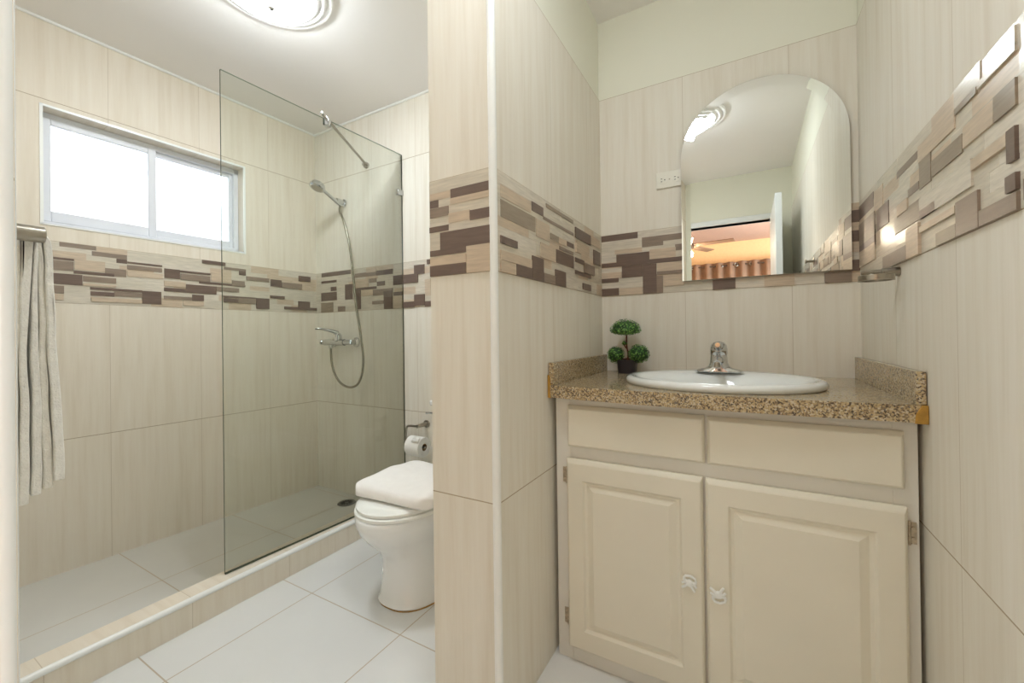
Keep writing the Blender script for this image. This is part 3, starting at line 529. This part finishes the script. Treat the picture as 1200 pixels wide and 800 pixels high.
mb = MB(); mb.loft([oval(.3955, 1.10, 1.62, .180), oval(.397, 1.093, 1.625, .187), oval(.407, 1.093, 1.625, .187), oval(.4105, 1.10, 1.62, .182)]); mb.build('seat', M['seatp'], tl, merge=True, ang=60)
mb = MB(); mb.loft([oval(.412, 1.106, 1.62, .176), oval(.4145, 1.10, 1.622, .181), oval(.424, 1.10, 1.622, .181), oval(.4295, 1.112, 1.614, .172), oval(.4325, 1.15, 1.59, .14), oval(.4335, 1.25, 1.5, .06)]); mb.build('lid', M['seatp'], tl, merge=True, ang=60)
mb = MB()
for x in (-.07, .07):
    mb = MB(); mb.tube([(TX+x-.02, 1.628, .405), (TX+x+.02, 1.628, .405)], .011, 12); mb.build('lid_hinge', M['seatp'], tl)
mb = MB(); mb.box(TX-.165, TX+.165, 1.675, 1.872, .385, .735); tk = mb.build('tank', M['porc'], tl, bevel=.02)
mb = MB(); mb.box(TX-.172, TX+.172, 1.665, 1.878, .736, .765); mb.build('tank_lid', M['porc'], tl, bevel=.008)
mb = MB(); mb.tube([(TX-.125, 1.678, .70), (TX-.125, 1.655, .70)], .011, 12); mb.tube([(TX-.12, 1.657, .70), (TX-.16, 1.650, .702), (TX-.178, 1.648, .70)], [.006, .005, .006], 10); mb.build('flush_lever', M['chrome'], tk)
mb = MB(); mb.loft([[(TX+.022+(x-TX-.022)*s, 1.46+(y-1.46)*s2, z) for x, y, z_ in oval(0, 1.195, 1.74, .146, e=3, f=2.5, dx=.022)] for s, s2, z in ((1.03, 1.012, .0203), (1.03, 1.012, .0225), (.99, .99, .025))]); mb.build('base_sealant', M['ochre'], tl)

# folded towel resting on the lid
def towel_slab():
    nx, ny = 30, 30; x0, x1, y0, y1 = -1.440, -1.035, 1.185, 1.56
    mb = MB(); rr = random.Random(4)
    def prof(u): return min(1, (1-abs(2*u-1)**6))
    top = []; bot = []
    for j in range(ny+1):
        for i in range(nx+1):
            u = i/nx; v = j/ny; x = x0 + (x1-x0)*u; y = y0 + (y1-y0)*v - .02*(1-v)*(1-u)**2; cu = .022*(max(0, abs(2*v-1)-.85)/.15)**2; x += cu*(1-2*u); y += .022*(max(0, abs(2*u-1)-.85)/.15)**2*(1-2*v)
            f = (max(0, 1-abs(2*u-1)**7) * max(0, 1-abs(2*v-1)**7))**.5
            h = .056 + .020*math.sin(PI*min(1, v*1.05))*(.5+.5*u) + .004*math.sin(7*u+3*v) + .0025*math.sin(15*v+4*u)
            lo = .4365
            if v > .5: h += .006*math.sin(9*u)
            top.append((x, y, lo + h*(.70+.30*f))); bot.append((x, y, lo + h*.62*(1-f)*.25))
    mb.v = top + bot; n = nx+1; N = len(top)
    for j in range(ny):
        for i in range(nx):
            a = j*n+i; mb.f.append([a, a+1, a+n+1, a+n]); mb.mi.append(0); mb.f.append([N+a, N+a+n, N+a+n+1, N+a+1]); mb.mi.append(0)
    ring = [i for i in range(n)] + [j*n+nx for j in range(1, ny+1)] + [ny*n+i for i in range(nx-1, -1, -1)] + [j*n for j in range(ny-1, 0, -1)]
    for k in range(len(ring)):
        a = ring[k]; b = ring[(k+1) % len(ring)]; mb.f.append([a, N+a, N+b, b]); mb.mi.append(0)
    return mb
ft = towel_slab().build('bath_towel', M['towelw'], merge=True, ang=70, subsurf=1, loc=(-1.23, 1.37, .4365)); tag(ft, 'white towel folded flat on the closed toilet lid', 'towel')

# toilet roll holder on the back wall
th = thing('toilet_roll_holder', 'bent metal toilet roll holder on the wall beside the toilet', 'toilet roll holder', (-1.62, YB, .64))
HX, HY, HZ = -1.645, YB, .580
mb = MB(); mb.lathe([(0, 0), (.022, 0), (.022, .008), (.013, .010), (.012, .03), (.010, .085), (0, .086)], (HX, HY, HZ), (0, -1, 0)); mb.build('wall_post', M['steel'], th)
mb = MB(); mb.tube(smooth_path([(HX+.004, 1.803, HZ), (HX-.05, 1.802, HZ-.001), (HX-.072, 1.801, HZ-.006), (HX-.082, 1.80, HZ-.024), (HX-.084, 1.798, HZ-.07), (HX-.082, 1.796, HZ-.098), (HX-.07, 1.795, HZ-.108), (HX+.065, 1.795, HZ-.110)], 6), .006, 12); mb.build('arm', M['steel'], th)
rl = thing('toilet_roll', 'white toilet paper roll on the wall holder', 'toilet roll', (HX, 1.79, HZ-.108))
RA = (HX-.043, 1.795, HZ-.110)
mb = MB(); mb.lathe([(.02, 0), (.054, 0), (.056, .002), (.056, .1), (.054, .102), (.02, .102), (.02, 0)], RA, (1, 0, 0), n=40); mb.build('paper', M['paper'], rl)
mb = MB(); mb.lathe([(.0205, .0005), (.0205, .1015), (.0185, .1015), (.0185, .0005), (.0205, .0005)], RA, (1, 0, 0), n=32); mb.build('core', M['card'], rl)
mb = MB(); pth = [(1.795+.0565*math.cos(a), HZ-.110+.0565*math.sin(a)) for a in (1.1, 1.5, 1.9, 2.3)][::-1]
pth = [(1.742, HZ-.072), (1.748, HZ-.056), (1.765, HZ-.047)] 
for i in range(2):
    (ya, za), (yb2, zb) = pth[i], pth[i+1]
    mb.face([(RA[0]+.055, ya, za), (RA[0]+.10, ya, za), (RA[0]+.10, yb2, zb), (RA[0]+.055, yb2, zb)])
o = mb.build('loose_sheet', M['paper'], rl); sm = o.modifiers.new('s', 'SOLIDIFY'); sm.thickness = .003

# ------------------------------------------------------------------ vanity cabinet
FY = 1.305                                   # face frame plane
vc = thing('vanity_cabinet', 'cream painted vanity cabinet with two doors under the granite top', 'cabinet', (-.105, 1.59, 0))
cx0, cx1 = -.562, .343
mb = MB()
mb.box(cx0, cx0+.018, FY+.018, 1.88, .0205, .886); mb.box(cx1-.018, cx1, FY+.018, 1.88, .0205, .886); mb.box(cx0+.018, cx1-.018, FY+.018, 1.88, .04, .058); mb.box(cx0+.018, cx1-.018, 1.868, 1.88, .058, .886)
mb.build('carcass', M['cabf'], vc)
mb = MB()
mb.box(cx0, cx0+.052, FY, FY+.018, .0205, .886); mb.box(cx1-.045, cx1, FY, FY+.018, .0205, .886)
mb.box(cx0+.052, cx1-.045, FY, FY+.018, .846, .886); mb.box(cx0+.052, cx1-.045, FY, FY+.018, .665, .735); mb.box(cx0+.052, cx1-.045, FY, FY+.018, .0205, .09); mb.box(-.125, -.085, FY, FY+.018, .09, .665); mb.box(-.125, -.085, FY, FY+.018, .735, .846)
mb.build('face_frame', M['cabf'], vc, bevel=.0012)
def panel_face(mb, x0, x1, z0, z1, yf, steps):
    """concentric rectangles: (inset_x, inset_top, inset_bottom, depth)"""
    rings = []
    for ix, it, ib, d in steps: rings.append([(x0+ix, yf+d, z0+ib), (x1-ix, yf+d, z0+ib), (x1-ix, yf+d, z1-it), (x0+ix, yf+d, z1-it)])
    mb.loft(rings, cap0=False, cap1=True)
    bk = [(x0, FY-.001, z0), (x1, FY-.001, z0), (x1, FY-.001, z1), (x0, FY-.001, z1)]
    mb.loft([bk, rings[0]], cap0=True, cap1=False)
DF = 1.283
def cab_door(x0, x1, z0, z1, name='door'):
    mb = MB()
    panel_face(mb, x0, x1, z0, z1, DF, [(0, 0, 0, .010), (.005, .010, .005, .002), (.008, .014, .008, 0), (.056, .066, .066, 0), (.062, .072, .074, .0075), (.070, .080, .080, .0085), (.087, .093, .095, .0015), (.090, .096, .098, 0)])
    return mb.build(name, M['cab'], vc, smooth=False, merge=True, bevel=.0012)
d1 = cab_door(-.520, -.1105, .073, .689); d2 = cab_door(-.1035, .320, .071, .688)
def drawer(x0, x1, z0, z1):
    mb = MB(); panel_face(mb, x0, x1, z0, z1, DF+.002, [(0, 0, 0, .012), (.006, .010, .006, .0015), (.009, .013, .009, 0)])
    return mb.build('drawer_front', M['cab'], vc, smooth=False, merge=True, bevel=.001)
drawer(-.517, -.1045, .728, .863); drawer(-.0975, .317, .728, .862)
def knob(x, z, flip, parent, ang):
    """openwork cast knob: boss, four petals and a hoop at one end"""
    mb = MB(); y = DF - .009; rot = Matrix.Rotation(ang, 3, 'Y'); s = -1 if flip else 1
    def q(a, b, dy=0): v = rot @ Vector((a, 0, b*s)); return (x+v.x, y+dy, z+v.z)
    mb.lathe([(.0, 0), (.0075, 0), (.006, .007), (.008, .0115), (0, .0125)], (x, DF+.002, z), (0, -1, 0))
    mb.lathe([(.010, -.002), (.0105, 0), (.007, .004), (0, .005)], (x, y-.001, z), (0, -1, 0), n=20)
    for sx in (-1, 1):
        mb.tube([q(sx*.004, -.004), q(sx*.011, -.013), q(sx*.017, -.019)], [.0045, .0036, .0032], 10)
        mb.tube([q(sx*.005, 0), q(sx*.014, -.002), q(sx*.019, -.006)], [.004, .0034, .003], 10)
        mb.tube([q(sx*.005, .004), q(sx*.012, .006), q(sx*.018, .004)], [.004, .003, .0028], 10)
    mb.tube([q(a*.016, b) for a, b in ((-.7, .002), (-1, .010), (-.8, .017), (0, .021), (.8, .017), (1, .010), (.7, .002))], .0034, 10)
    return mb.build('knob', M['trimw'], parent)
k1 = knob(-.147, .391, False, d1, .15); k2 = knob(-.074, .379, True, d2, -.2)
k1['label'] = 'white cast knob'; k2['label'] = 'white cast knob'
def hinge(x, z, s, parent):
    mb = MB(); y = FY - .0015
    mb.tube([(x, y-.003, z-.022), (x, y-.003, z+.022)], .0035, 10)
    mb.obox((x+s*.0075, y, z-.025), (x+s*.0075, y, z+.025), .012, .0022, up=Vector((0, 1, 0)))
    mb.lathe([(.004, 0), (.004, .004), (0, .005)], (x+s*.0075, y, z+.012), (0, -1, 0), n=10); mb.lathe([(.004, 0), (.004, .004), (0, .005)], (x+s*.0075, y, z-.012), (0, -1, 0), n=10)
    mb.tube([(x, y-.003, z+.022), (x, y-.003, z+.028)], [.005, .002], 10); mb.tube([(x, y-.003, z-.022), (x, y-.003, z-.028)], [.005, .002], 10)
    o = mb.build('hinge', M['brass'], parent); o['label'] = 'small tarnished brass hinge'; return o
hinge(-.5245, .630, -1, d1); hinge(-.5245, .162, -1, d1); hinge(.3245, .627, 1, d2); hinge(.3245, .162, 1, d2)

# ------------------------------------------------------------------ granite worktop
wt = thing('worktop', 'speckled beige granite worktop with upstands at both ends', 'worktop', (-.11, 1.58, .888))
mb = MB(); Z0, Z1 = .888, .928; N = 40; xa, xb = PX1+.003, XR-.002
SX, SY, SA, SB = -.082, 1.525, .262, .198      # basin hole
def fy(x): u = min(1, max(0, (x-xa)/(xb-xa))); return 1.272 - .028*abs(math.sin(PI*u))**.8
NH = 96; hole = []; outer = []
for k in range(NH):
    a = 2*PI*k/NH; c, s = math.cos(a), math.sin(a); hole.append((SX+SA*c, SY+SB*s))
    # ray to the outer outline
    best = 9
    if c > 1e-9: best = min(best, (xb-SX)/c)
    if c < -1e-9: best = min(best, (xa-SX)/c)
    if s > 1e-9: best = min(best, (YB-.001-SY)/s)
    t = best
    if s < -1e-9:
        for _ in range(30):
            tt = (fy(min(xb, max(xa, SX+c*t)))-SY)/s; t = min(best, .5*t+.5*tt)
    outer.append((SX+c*t, SY+s*t))
cr = [(xa, fy(xa)), (xb, fy(xb)), (xb, YB-.001), (xa, YB-.001)]
for cxy in cr:                                  # snap nearest outline vertex to each corner
    i = min(range(NH), key=lambda i: (outer[i][0]-cxy[0])**2 + (outer[i][1]-cxy[1])**2); outer[i] = cxy
b = 0
mb.v = [(x, y, Z1) for x, y in outer] + [(x, y, Z1) for x, y in hole] + [(x, y, Z0) for x, y in outer] + [(x, y, Z0) for x, y in hole]
for k in range(NH):
    k2 = (k+1) % NH
    mb.f += [[k, k2, NH+k2, NH+k][::-1], [2*NH+k, 2*NH+k2, 3*NH+k2, 3*NH+k], [k, 2*NH+k, 2*NH+k2, k2], [NH+k, NH+k2, 3*NH+k2, 3*NH+k]]; mb.mi += [0, 1, 1, 1]
slab = mb.build('worktop_slab', [M['granite'], M['granite_edge']], wt, smooth=False)
for x0, x1 in ((xa, xa+.018), (xb-.018, xb)):
    mb = MB(); ya = fy(x0)+.006; mb.box(x0, x1, ya, YB-.002, Z1, 1.003, 0)
    u = mb.build('upstand', [M['granite'], M['granite_edge']], wt, smooth=False, bevel=.0015)
    for p in u.data.polygons:
        if p.normal.y < -.9: p.material_index = 1
for x0, x1, z0, z1 in ((xa-.001, xa+.009, .886, .962), (xb-.022, xb+.001, .886, .928)):
    mb = MB(); y = fy(x0)
    ring = []
    for zz, w in ((z0, 1), ((z0+z1)/2, .92), (z1, .45)):
        xa2, xb2 = (x0, x0+(x1-x0)*w) if x0 < -.3 else (x1-(x1-x0)*w, x1); ring.append([(xa2, y-.0015, zz), (xb2, y-.0015, zz), (xb2, y+.012, zz), (xa2, y+.012, zz)])
    mb.loft(ring); o = mb.build('filler_patch', M['ochre'], wt, bevel=.001); o['label'] = 'yellow ochre filler at the worktop corner'

# basin: oval self-rimming bowl
def ring_e(a, b, z, cy=SY, n=64): return [(SX+a*math.cos(2*PI*k/n), cy+b*math.sin(2*PI*k/n), z) for k in range(n)]
bs = thing('basin', 'oval white drop-in basin set in the granite worktop', 'basin', (SX, SY, Z1))
mb = MB(); mb.loft([ring_e(.286, .240, Z1+.0005), ring_e(.291, .246, Z1+.006), ring_e(.2915, .247, Z1+.014), ring_e(.286, .242, Z1+.022), ring_e(.276, .232, Z1+.0255), ring_e(.262, .218, Z1+.024),
    ring_e(.246, .185, Z1+.014, SY-.025), ring_e(.236, .172, Z1-.004, SY-.03), ring_e(.212, .152, Z1-.05, SY-.03), ring_e(.165, .12, Z1-.095, SY-.03), ring_e(.10, .075, Z1-.118, SY-.03), ring_e(.024, .024, Z1-.124, SY-.03),
    ring_e(.026, .026, Z1-.134, SY-.03), ring_e(.11, .085, Z1-.128, SY-.03), ring_e(.175, .13, Z1-.105, SY-.03), ring_e(.222, .162, Z1-.055, SY-.03), ring_e(.250, .188, Z1-.004, SY-.012), ring_e(.256, .194, Z1+.0, SY)], cap0=False, cap1=False)
mb.f.append([]) if False else None
bo = mb.build('basin_bowl', M['sink'], bs, ang=60)
mb = MB(); mb.lathe([(0, 0), (.02, .0), (.024, .003), (.024, .006), (.015, .004), (0, .004)], (SX, SY-.03, Z1-.127)); mb.build('drain_ring', M['chrome'], bs)

# tap
FX, FYY, FZ = -.087, 1.70, Z1+.0245
fc = thing('basin_tap', 'chrome single lever tap on the back rim of the basin', 'tap', (FX, FYY, FZ))
mb = MB()
def oval2(a, b, z, e=2.6, n=40): return [(FX+a*math.copysign(abs(math.cos(2*PI*k/n))**(2/e), math.cos(2*PI*k/n)), FYY+b*math.copysign(abs(math.sin(2*PI*k/n))**(2/e), math.sin(2*PI*k/n)), z) for k in range(n)]
mb.loft([oval2(.078, .027, FZ-.001), oval2(.079, .028, FZ+.005), oval2(.070, .026, FZ+.009), oval2(.046, .026, FZ+.014), oval2(.035, .026, FZ+.022), oval2(.030, .026, FZ+.034), oval2(.0275, .026, FZ+.062)])
tbod = mb.build('tap_body', M['chrome'], fc, merge=True, ang=60)
mb = MB(); mb.tube(smooth_path([(FX, FYY-.005, FZ+.036), (FX, FYY-.04, FZ+.044), (FX, FYY-.08, FZ+.046), (FX, FYY-.105, FZ+.038)], 5), [.017]*6+[.0145]*6+[.0125]*4, 18); sp = mb.build('spout', M['chrome'], fc, bevel=.001)
mb = MB(); mb.tube([(FX, FYY-.100, FZ+.040), (FX, FYY-.104, FZ+.024)], .0105, 16); mb.build('aerator', M['steel'], sp)
mb = MB(); mb.lathe([(.027, 0), (.029, .004), (.029, .020), (.026, .036), (.017, .046), (0, .050)], (FX, FYY, FZ+.062), (0, -.06, 1), n=32); mb.build('lever_cap', M['chrome'], fc)
mb = MB(); mb.tube([(FX, FYY-.006, FZ+.088), (FX, FYY-.03, FZ+.094), (FX, FYY-.062, FZ+.099), (FX, FYY-.070, FZ+.100)], [.020, .015, .012, .008], 18); lv = mb.build('lever', M['chrome'], fc)
for dx, c in ((-.0015, (190, 60, 50)), (.0015, (60, 80, 180))):
    pass
mb = MB(); mb.lathe([(.004, 0), (.004, .002), (0, .0022)], (FX, FYY-.0275, FZ+.074), (0, -1, 0), n=12); mb.build('index_mark', M['darkgap'], fc)

# ------------------------------------------------------------------ little artificial tree in a pot
PX_, PY_, PZ_ = -.443, 1.795, Z1
pl = thing('artificial_topiary', 'small artificial topiary with three green balls in a black pot', 'plant', (PX_, PY_, PZ_))
mb = MB(); mb.loft([[(PX_+r*math.copysign(abs(math.cos(t))**.6, math.cos(t)), PY_+r*math.copysign(abs(math.sin(t))**.6, math.sin(t)), PZ_+z) for t in [2*PI*k/32+.2 for k in range(32)]] for r, z in ((.037, .0), (.040, .052), (.0415, .052), (.0415, .057), (.038, .057), (.036, .047))], cap1=True); mb.build('pot', M['pot'], pl, ang=50)
mb = MB(); mb.lathe([(.034, .047), (.02, .052), (0, .054)], (PX_, PY_, PZ_), n=20, cap0=True); mb.build('filling', M['soil'], pl)
mb = MB(); mb.tube(smooth_path([(PX_, PY_, PZ_+.045), (PX_+.004, PY_, PZ_+.08), (PX_-.002, PY_, PZ_+.12), (PX_-.001, PY_, PZ_+.18)], 4), .0035, 8)
mb.tube(smooth_path([(PX_, PY_, PZ_+.062), (PX_-.02, PY_-.004, PZ_+.06), (PX_-.042, PY_-.006, PZ_+.075)], 4), .0028, 8); mb.tube(smooth_path([(PX_, PY_, PZ_+.06), (PX_+.022, PY_-.004, PZ_+.062), (PX_+.046, PY_-.006, PZ_+.08)], 4), .0028, 8)
mb.tube(smooth_path([(PX_+.002, PY_, PZ_+.10), (PX_-.009, PY_-.003, PZ_+.115), (PX_-.010, PY_-.003, PZ_+.125)], 4), .003, 8); mb.build('stem', M['bark'], pl)
def ball(cx, cy, cz, rx, rz, flat, n, seed, parent):
    rr = random.Random(seed); mb = MB(); nu, nv = 20, 12; rings = []
    for j in range(1, nv):
        th_ = PI*j/nv; zz = math.cos(th_); zs = zz*rz if zz > 0 else zz*rz*flat
        rings.append([(cx+rx*.88*math.sin(th_)*math.cos(2*PI*k/nu)*(1+.05*math.sin(5*k+j)), cy+rx*.88*math.sin(th_)*math.sin(2*PI*k/nu), cz+zs*.88) for k in range(nu)][::-1])
    mb.loft(rings, mi=1)
    for i in range(n):
        z = rr.uniform(-1, 1); a = rr.uniform(0, 2*PI); s = math.sqrt(1-z*z); d = Vector((s*math.cos(a), s*math.sin(a), z))
        p = Vector((cx+rx*d.x, cy+rx*d.y, cz + (rz if z > 0 else rz*flat)*d.z)) * 1.0
        p += d*rr.uniform(-.004, .002)
        t1 = d.orthogonal().normalized(); t1 = Matrix.Rotation(rr.uniform(0, 6.28), 3, d) @ t1; t2 = d.cross(t1); l = rr.uniform(.004, .007); w = l*.45
        tip = p + t1*l + d*rr.uniform(0, .004); mi = rr.choice((0, 0, 1, 2))
        mb.face([p - t1*l*.5, p + t2*w + d*.001, tip, p - t2*w + d*.001], mi)
    return mb.build('foliage_ball', [M['leafA'], M['leafB'], M['leafC']], parent, smooth=False)
ball(PX_-.006, PY_, PZ_+.182, .063, .046, .4, 1000, 1, pl); ball(PX_-.047, PY_-.006, PZ_+.078, .035, .035, 1, 450, 2, pl); ball(PX_+.050, PY_-.008, PZ_+.083, .042, .038, 1, 560, 3, pl)
ball(PX_-.011, PY_-.003, PZ_+.128, .008, .009, 1, 50, 5, pl)

# ------------------------------------------------------------------ mirror, outlet, ring
MX0, MX1, MZ0, MZS, MZT = -.228, .328, 1.312, 1.80, 2.073
mir = thing('wall_mirror', 'frameless arched mirror hanging on the tiled wall above the basin', 'mirror', ((MX0+MX1)/2, YB, MZ0))
def arch(ins, n=48):
    x0, x1, z0, zt = MX0+ins, MX1-ins, MZ0+ins*.02, MZT-ins; cx = (x0+x1)/2; a = (x1-x0)/2; pts = [(x0, z0), (x1, z0)]
    for k in range(n+1):
        t = PI*k/n; pts.append((cx + a*math.cos(t), MZS + (zt-MZS)*math.sin(t)**.92))
    return pts
mb = MB(); yb_, yf_ = YB-.012, YB-.018
r0 = [(x, yb_, z) for x, z in arch(0)]; r1 = [(x, yf_+.0012, z) for x, z in arch(0)]; r2 = [(x, yf_, z) for x, z in arch(.036)]
mb.loft([r0, r1], mi=1, cap0=True, cap1=False); mb.loft([r1, r2], mi=0, cap0=False, cap1=True)
mg = mb.build('mirror_glass', [M['mirror'], M['glassedge']], mir, smooth=False)
bm = bmesh.new(); bm.from_mesh(mg.data); bmesh.ops.recalc_face_normals(bm, faces=bm.faces); bm.to_mesh(mg.data); bm.free()
for x0, x1, z0 in ((MX0+.05, MX1-.05, MZ0+.05), (MX0+.1, MX1-.1, 1.9)):
    mb = MB(); mb.box(x0, x1, YB-.012, YB-.0045, z0, z0+.04); mb.build('hanging_batten', M['darkgap'], mir)
ot = thing('socket_outlet', 'cream double socket on the wall left of the mirror', 'socket', (-.277, YB, 1.75))
mb = MB(); mb.box(-.330, -.215, YB-.007, YB, 1.717, 1.787); mb.build('cover_plate', M['outlet'], ot, bevel=.0025)
for cx in (-.302, -.248):
    mb = MB(); mb.lathe([(.0, .0085), (.0165, .0085), (.0175, .006)], (cx, YB, 1.752), (0, -1, 0), n=24); soc = mb.build('receptacle', M['outlet'], ot)
    mb = MB(); mb.box(cx-.008, cx-.002, YB-.0092, YB-.008, 1.756, 1.7585); mb.box(cx-.008, cx-.002, YB-.0092, YB-.008, 1.7445, 1.747); mb.lathe([(.0025, 0), (0, .0005)], (cx+.008, YB-.0088, 1.7515), (0, -1, 0), n=12); mb.build('slots', M['darkgap'], soc)
mb = MB(); mb.lathe([(.003, 0), (.002, .001), (0, .0012)], (-.275, YB-.007, 1.752), (0, -1, 0), n=12); mb.build('screw', M['steel'], ot)
rg = thing('tumbler_ring', 'brushed metal tumbler ring on the right wall above the worktop', 'tumbler holder', (XR, 1.449, 1.25))
mb = MB(); mb.tube([(XR, 1.455, 1.250), (XR-.036, 1.455, 1.250)], .012, 24); mb.tube([(XR-.034, 1.455, 1.252), (XR-.080, 1.455, 1.252)], .0065, 14); mb.build('post', M['steel'], rg, bevel=.001)
mb = MB(); rcx, rcy, rz = .296, 1.412, 1.232
mb.loft([[(rcx+r*math.cos(2*PI*k/48), rcy+r*math.sin(2*PI*k/48), rz+z) for k in range(48)] for r, z in ((.037, -.007), (.037, .007), (.032, .007), (.032, -.007), (.037, -.007))], cap0=False, cap1=False); mb.tube([(rcx, 1.453, 1.248), (rcx, 1.449, 1.232)], .005, 10); mb.build('ring', M['steel'], rg, bevel=.0008)
mb = MB(); mb.lathe([(0, 0), (.02, 0), (.02, .006), (.008, .008), (.007, .035), (.013, .04), (.013, .046), (0, .047)], (XR, .726, 1.508), (-1, 0, 0)); rh = tag(mb.build('robe_hook', M['steel'], loc=(XR, .726, 1.508)), 'small round metal hook on the right wall, seen in the mirror', 'hook')

# ------------------------------------------------------------------ ceiling lamps
def lamp(x, y, R, label, dm='lampc'):
    t = thing('ceiling_lamp', label, 'ceiling lamp', (x, y, CZ), 'round ceiling lamps')
    mb = MB(); mb.lathe([(R*.985, 0), (R, .003), (R, .010), (R*.98, .014), (R*.935, .015), (R*.915, .008), (R*.89, .008), (R*.875, .018), (R*.85, .023), (R*.815, .023), (R*.795, .014), (R*.77, .014), (R*.755, .026), (R*.73, .031), (R*.70, .031), (R*.68, .022), (R*.65, .022)], (x, y, CZ), (0, 0, -1), n=64); mb.build('ribbed_rim', M['lampr'], t)
    mb = MB(); mb.lathe([(R*.65, .018), (R*.64, .040), (R*.61, .050), (R*.55, .062), (R*.45, .076), (R*.25, .087), (R*.08, .09), (0, .09)], (x, y, CZ), (0, 0, -1), n=64); mb.build('diffuser', M[dm], t)
    mb = MB(); mb.lathe([(.012, .087), (.012, .096), (.006, .103), (0, .104)], (x, y, CZ), (0, 0, -1), n=16); mb.build('finial', M['chrome'], t)
lamp(-1.665, 1.00, .232, 'round ribbed white ceiling lamp over the shower and toilet')
lamp(-.33, .70, .235, 'round ribbed white ceiling lamp before the vanity, seen in the mirror', 'lampd')

# ------------------------------------------------------------------ bedroom beyond the door (seen in the mirror)
mb = MB(); mb.box(-2.6, 2.2, -4.2, DY-.1, -.1, 0); struct(mb.build('floor_bedroom', M['bedfloor'], smooth=False))
mb = MB(); mb.box(-2.6, 2.2, -4.2, DY-.1, 2.60, 2.7); struct(mb.build('ceiling_bedroom', M['bedceil'], smooth=False))
mb = MB(); mb.box(-2.6, 2.2, -4.2, -4.1, 0, 2.6); struct(mb.build('wall_bedroom_back', M['bedwall'], smooth=False))
mb = MB(); mb.box(-2.7, -2.6, -4.2, DY, 0, 2.6); struct(mb.build('wall_bedroom_left', M['bedwall'], smooth=False))
mb = MB(); mb.box(2.2, 2.3, -4.2, DY, 0, 2.6); struct(mb.build('wall_bedroom_right', M['bedwall'], smooth=False))
mb = MB(); mb.box(-2.6, VX-.1, DY-.1, DY-.02, 0, 2.6); mb.box(.5, 2.2, DY-.1, DY-.02, 0, 2.6); mb.box(VX-.1, .5, DY-.1, DY-.02, CZ, 2.6); struct(mb.build('wall_bedroom_front', M['bedwall'], smooth=False))
cr_ = thing('curtain', 'brown eyelet curtain on a rod in the bedroom, seen in the mirror', 'curtain', (-.2, -3.93, 0))
mb = MB(); n = 160; pts = [(-1.3+2.1*i/n, -3.93+.035*math.sin(i*.48)) for i in range(n+1)]
for i in range(n): mb.face([(pts[i][0], pts[i][1], .05), (pts[i+1][0], pts[i+1][1], .05), (pts[i+1][0], pts[i+1][1], 2.24), (pts[i][0], pts[i][1], 2.24)])
o = mb.build('curtain_panel', M['curtain'], cr_, merge=True, ang=80); sm = o.modifiers.new('s', 'SOLIDIFY'); sm.thickness = .003
for i in range(10):
    mb = MB(); x = -1.3 + .086 + .1718*i*1.25
    mb.torus((x, -3.93+.0, 2.19), .026, .006, axis=(.25, 1, 0)); mb.build('eyelet', M['steel'], cr_)
mb = MB(); mb.tube([(-1.5, -3.93, 2.19), (1.0, -3.93, 2.19)], .012, 12); mb.build('curtain_rod', M['fanm'], cr_)
fn = thing('ceiling_fan', 'ceiling fan with lit globe in the bedroom, seen in the mirror', 'ceiling fan', (-.72, -2.5, 2.6))
mb = MB(); mb.lathe([(0, 0), (.06, 0), (.05, .04), (.015, .05), (.015, .25), (.09, .27), (.10, .33), (.07, .37), (0, .37)], (-.72, -2.5, 2.6), (0, 0, -1)); mb.build('motor_housing', M['fanm'], fn)
for k in range(5):
    a = .15 + 2*PI*k/5; d = Vector((math.cos(a), math.sin(a), 0)); c = Vector((-.72, -2.5, 2.30)); mb = MB(); mb.obox(c + d*.12, c + d*.60, .12, .008, up=Vector((.12*d.y, -.12*d.x, 1)).normalized()); mb.obox(c+d*.08, c+d*.16, .03, .006); mb.build('blade', M['blade'], fn)
mb = MB(); mb.lathe([(.05, .36), (.085, .40), (.08, .45), (.04, .48), (0, .485)], (-.72, -2.5, 2.6), (0, 0, -1)); mb.build('light_globe', M['globe'], fn)
ld = bpy.data.lights.new('bedroom_fill_light', 'AREA'); ld.shape = 'RECTANGLE'; ld.size = 1.6; ld.size_y = 1.3; ld.energy = 46; ld.color = (.84, .93, 1)  # added fill, no real window: brightens the vanity front through the doorway
lo = bpy.data.objects.new('bedroom_fill_light', ld); C.objects.link(lo); lo.location = (2.15, -2.4, 1.4); lo.rotation_euler = (0, PI/2, 0)
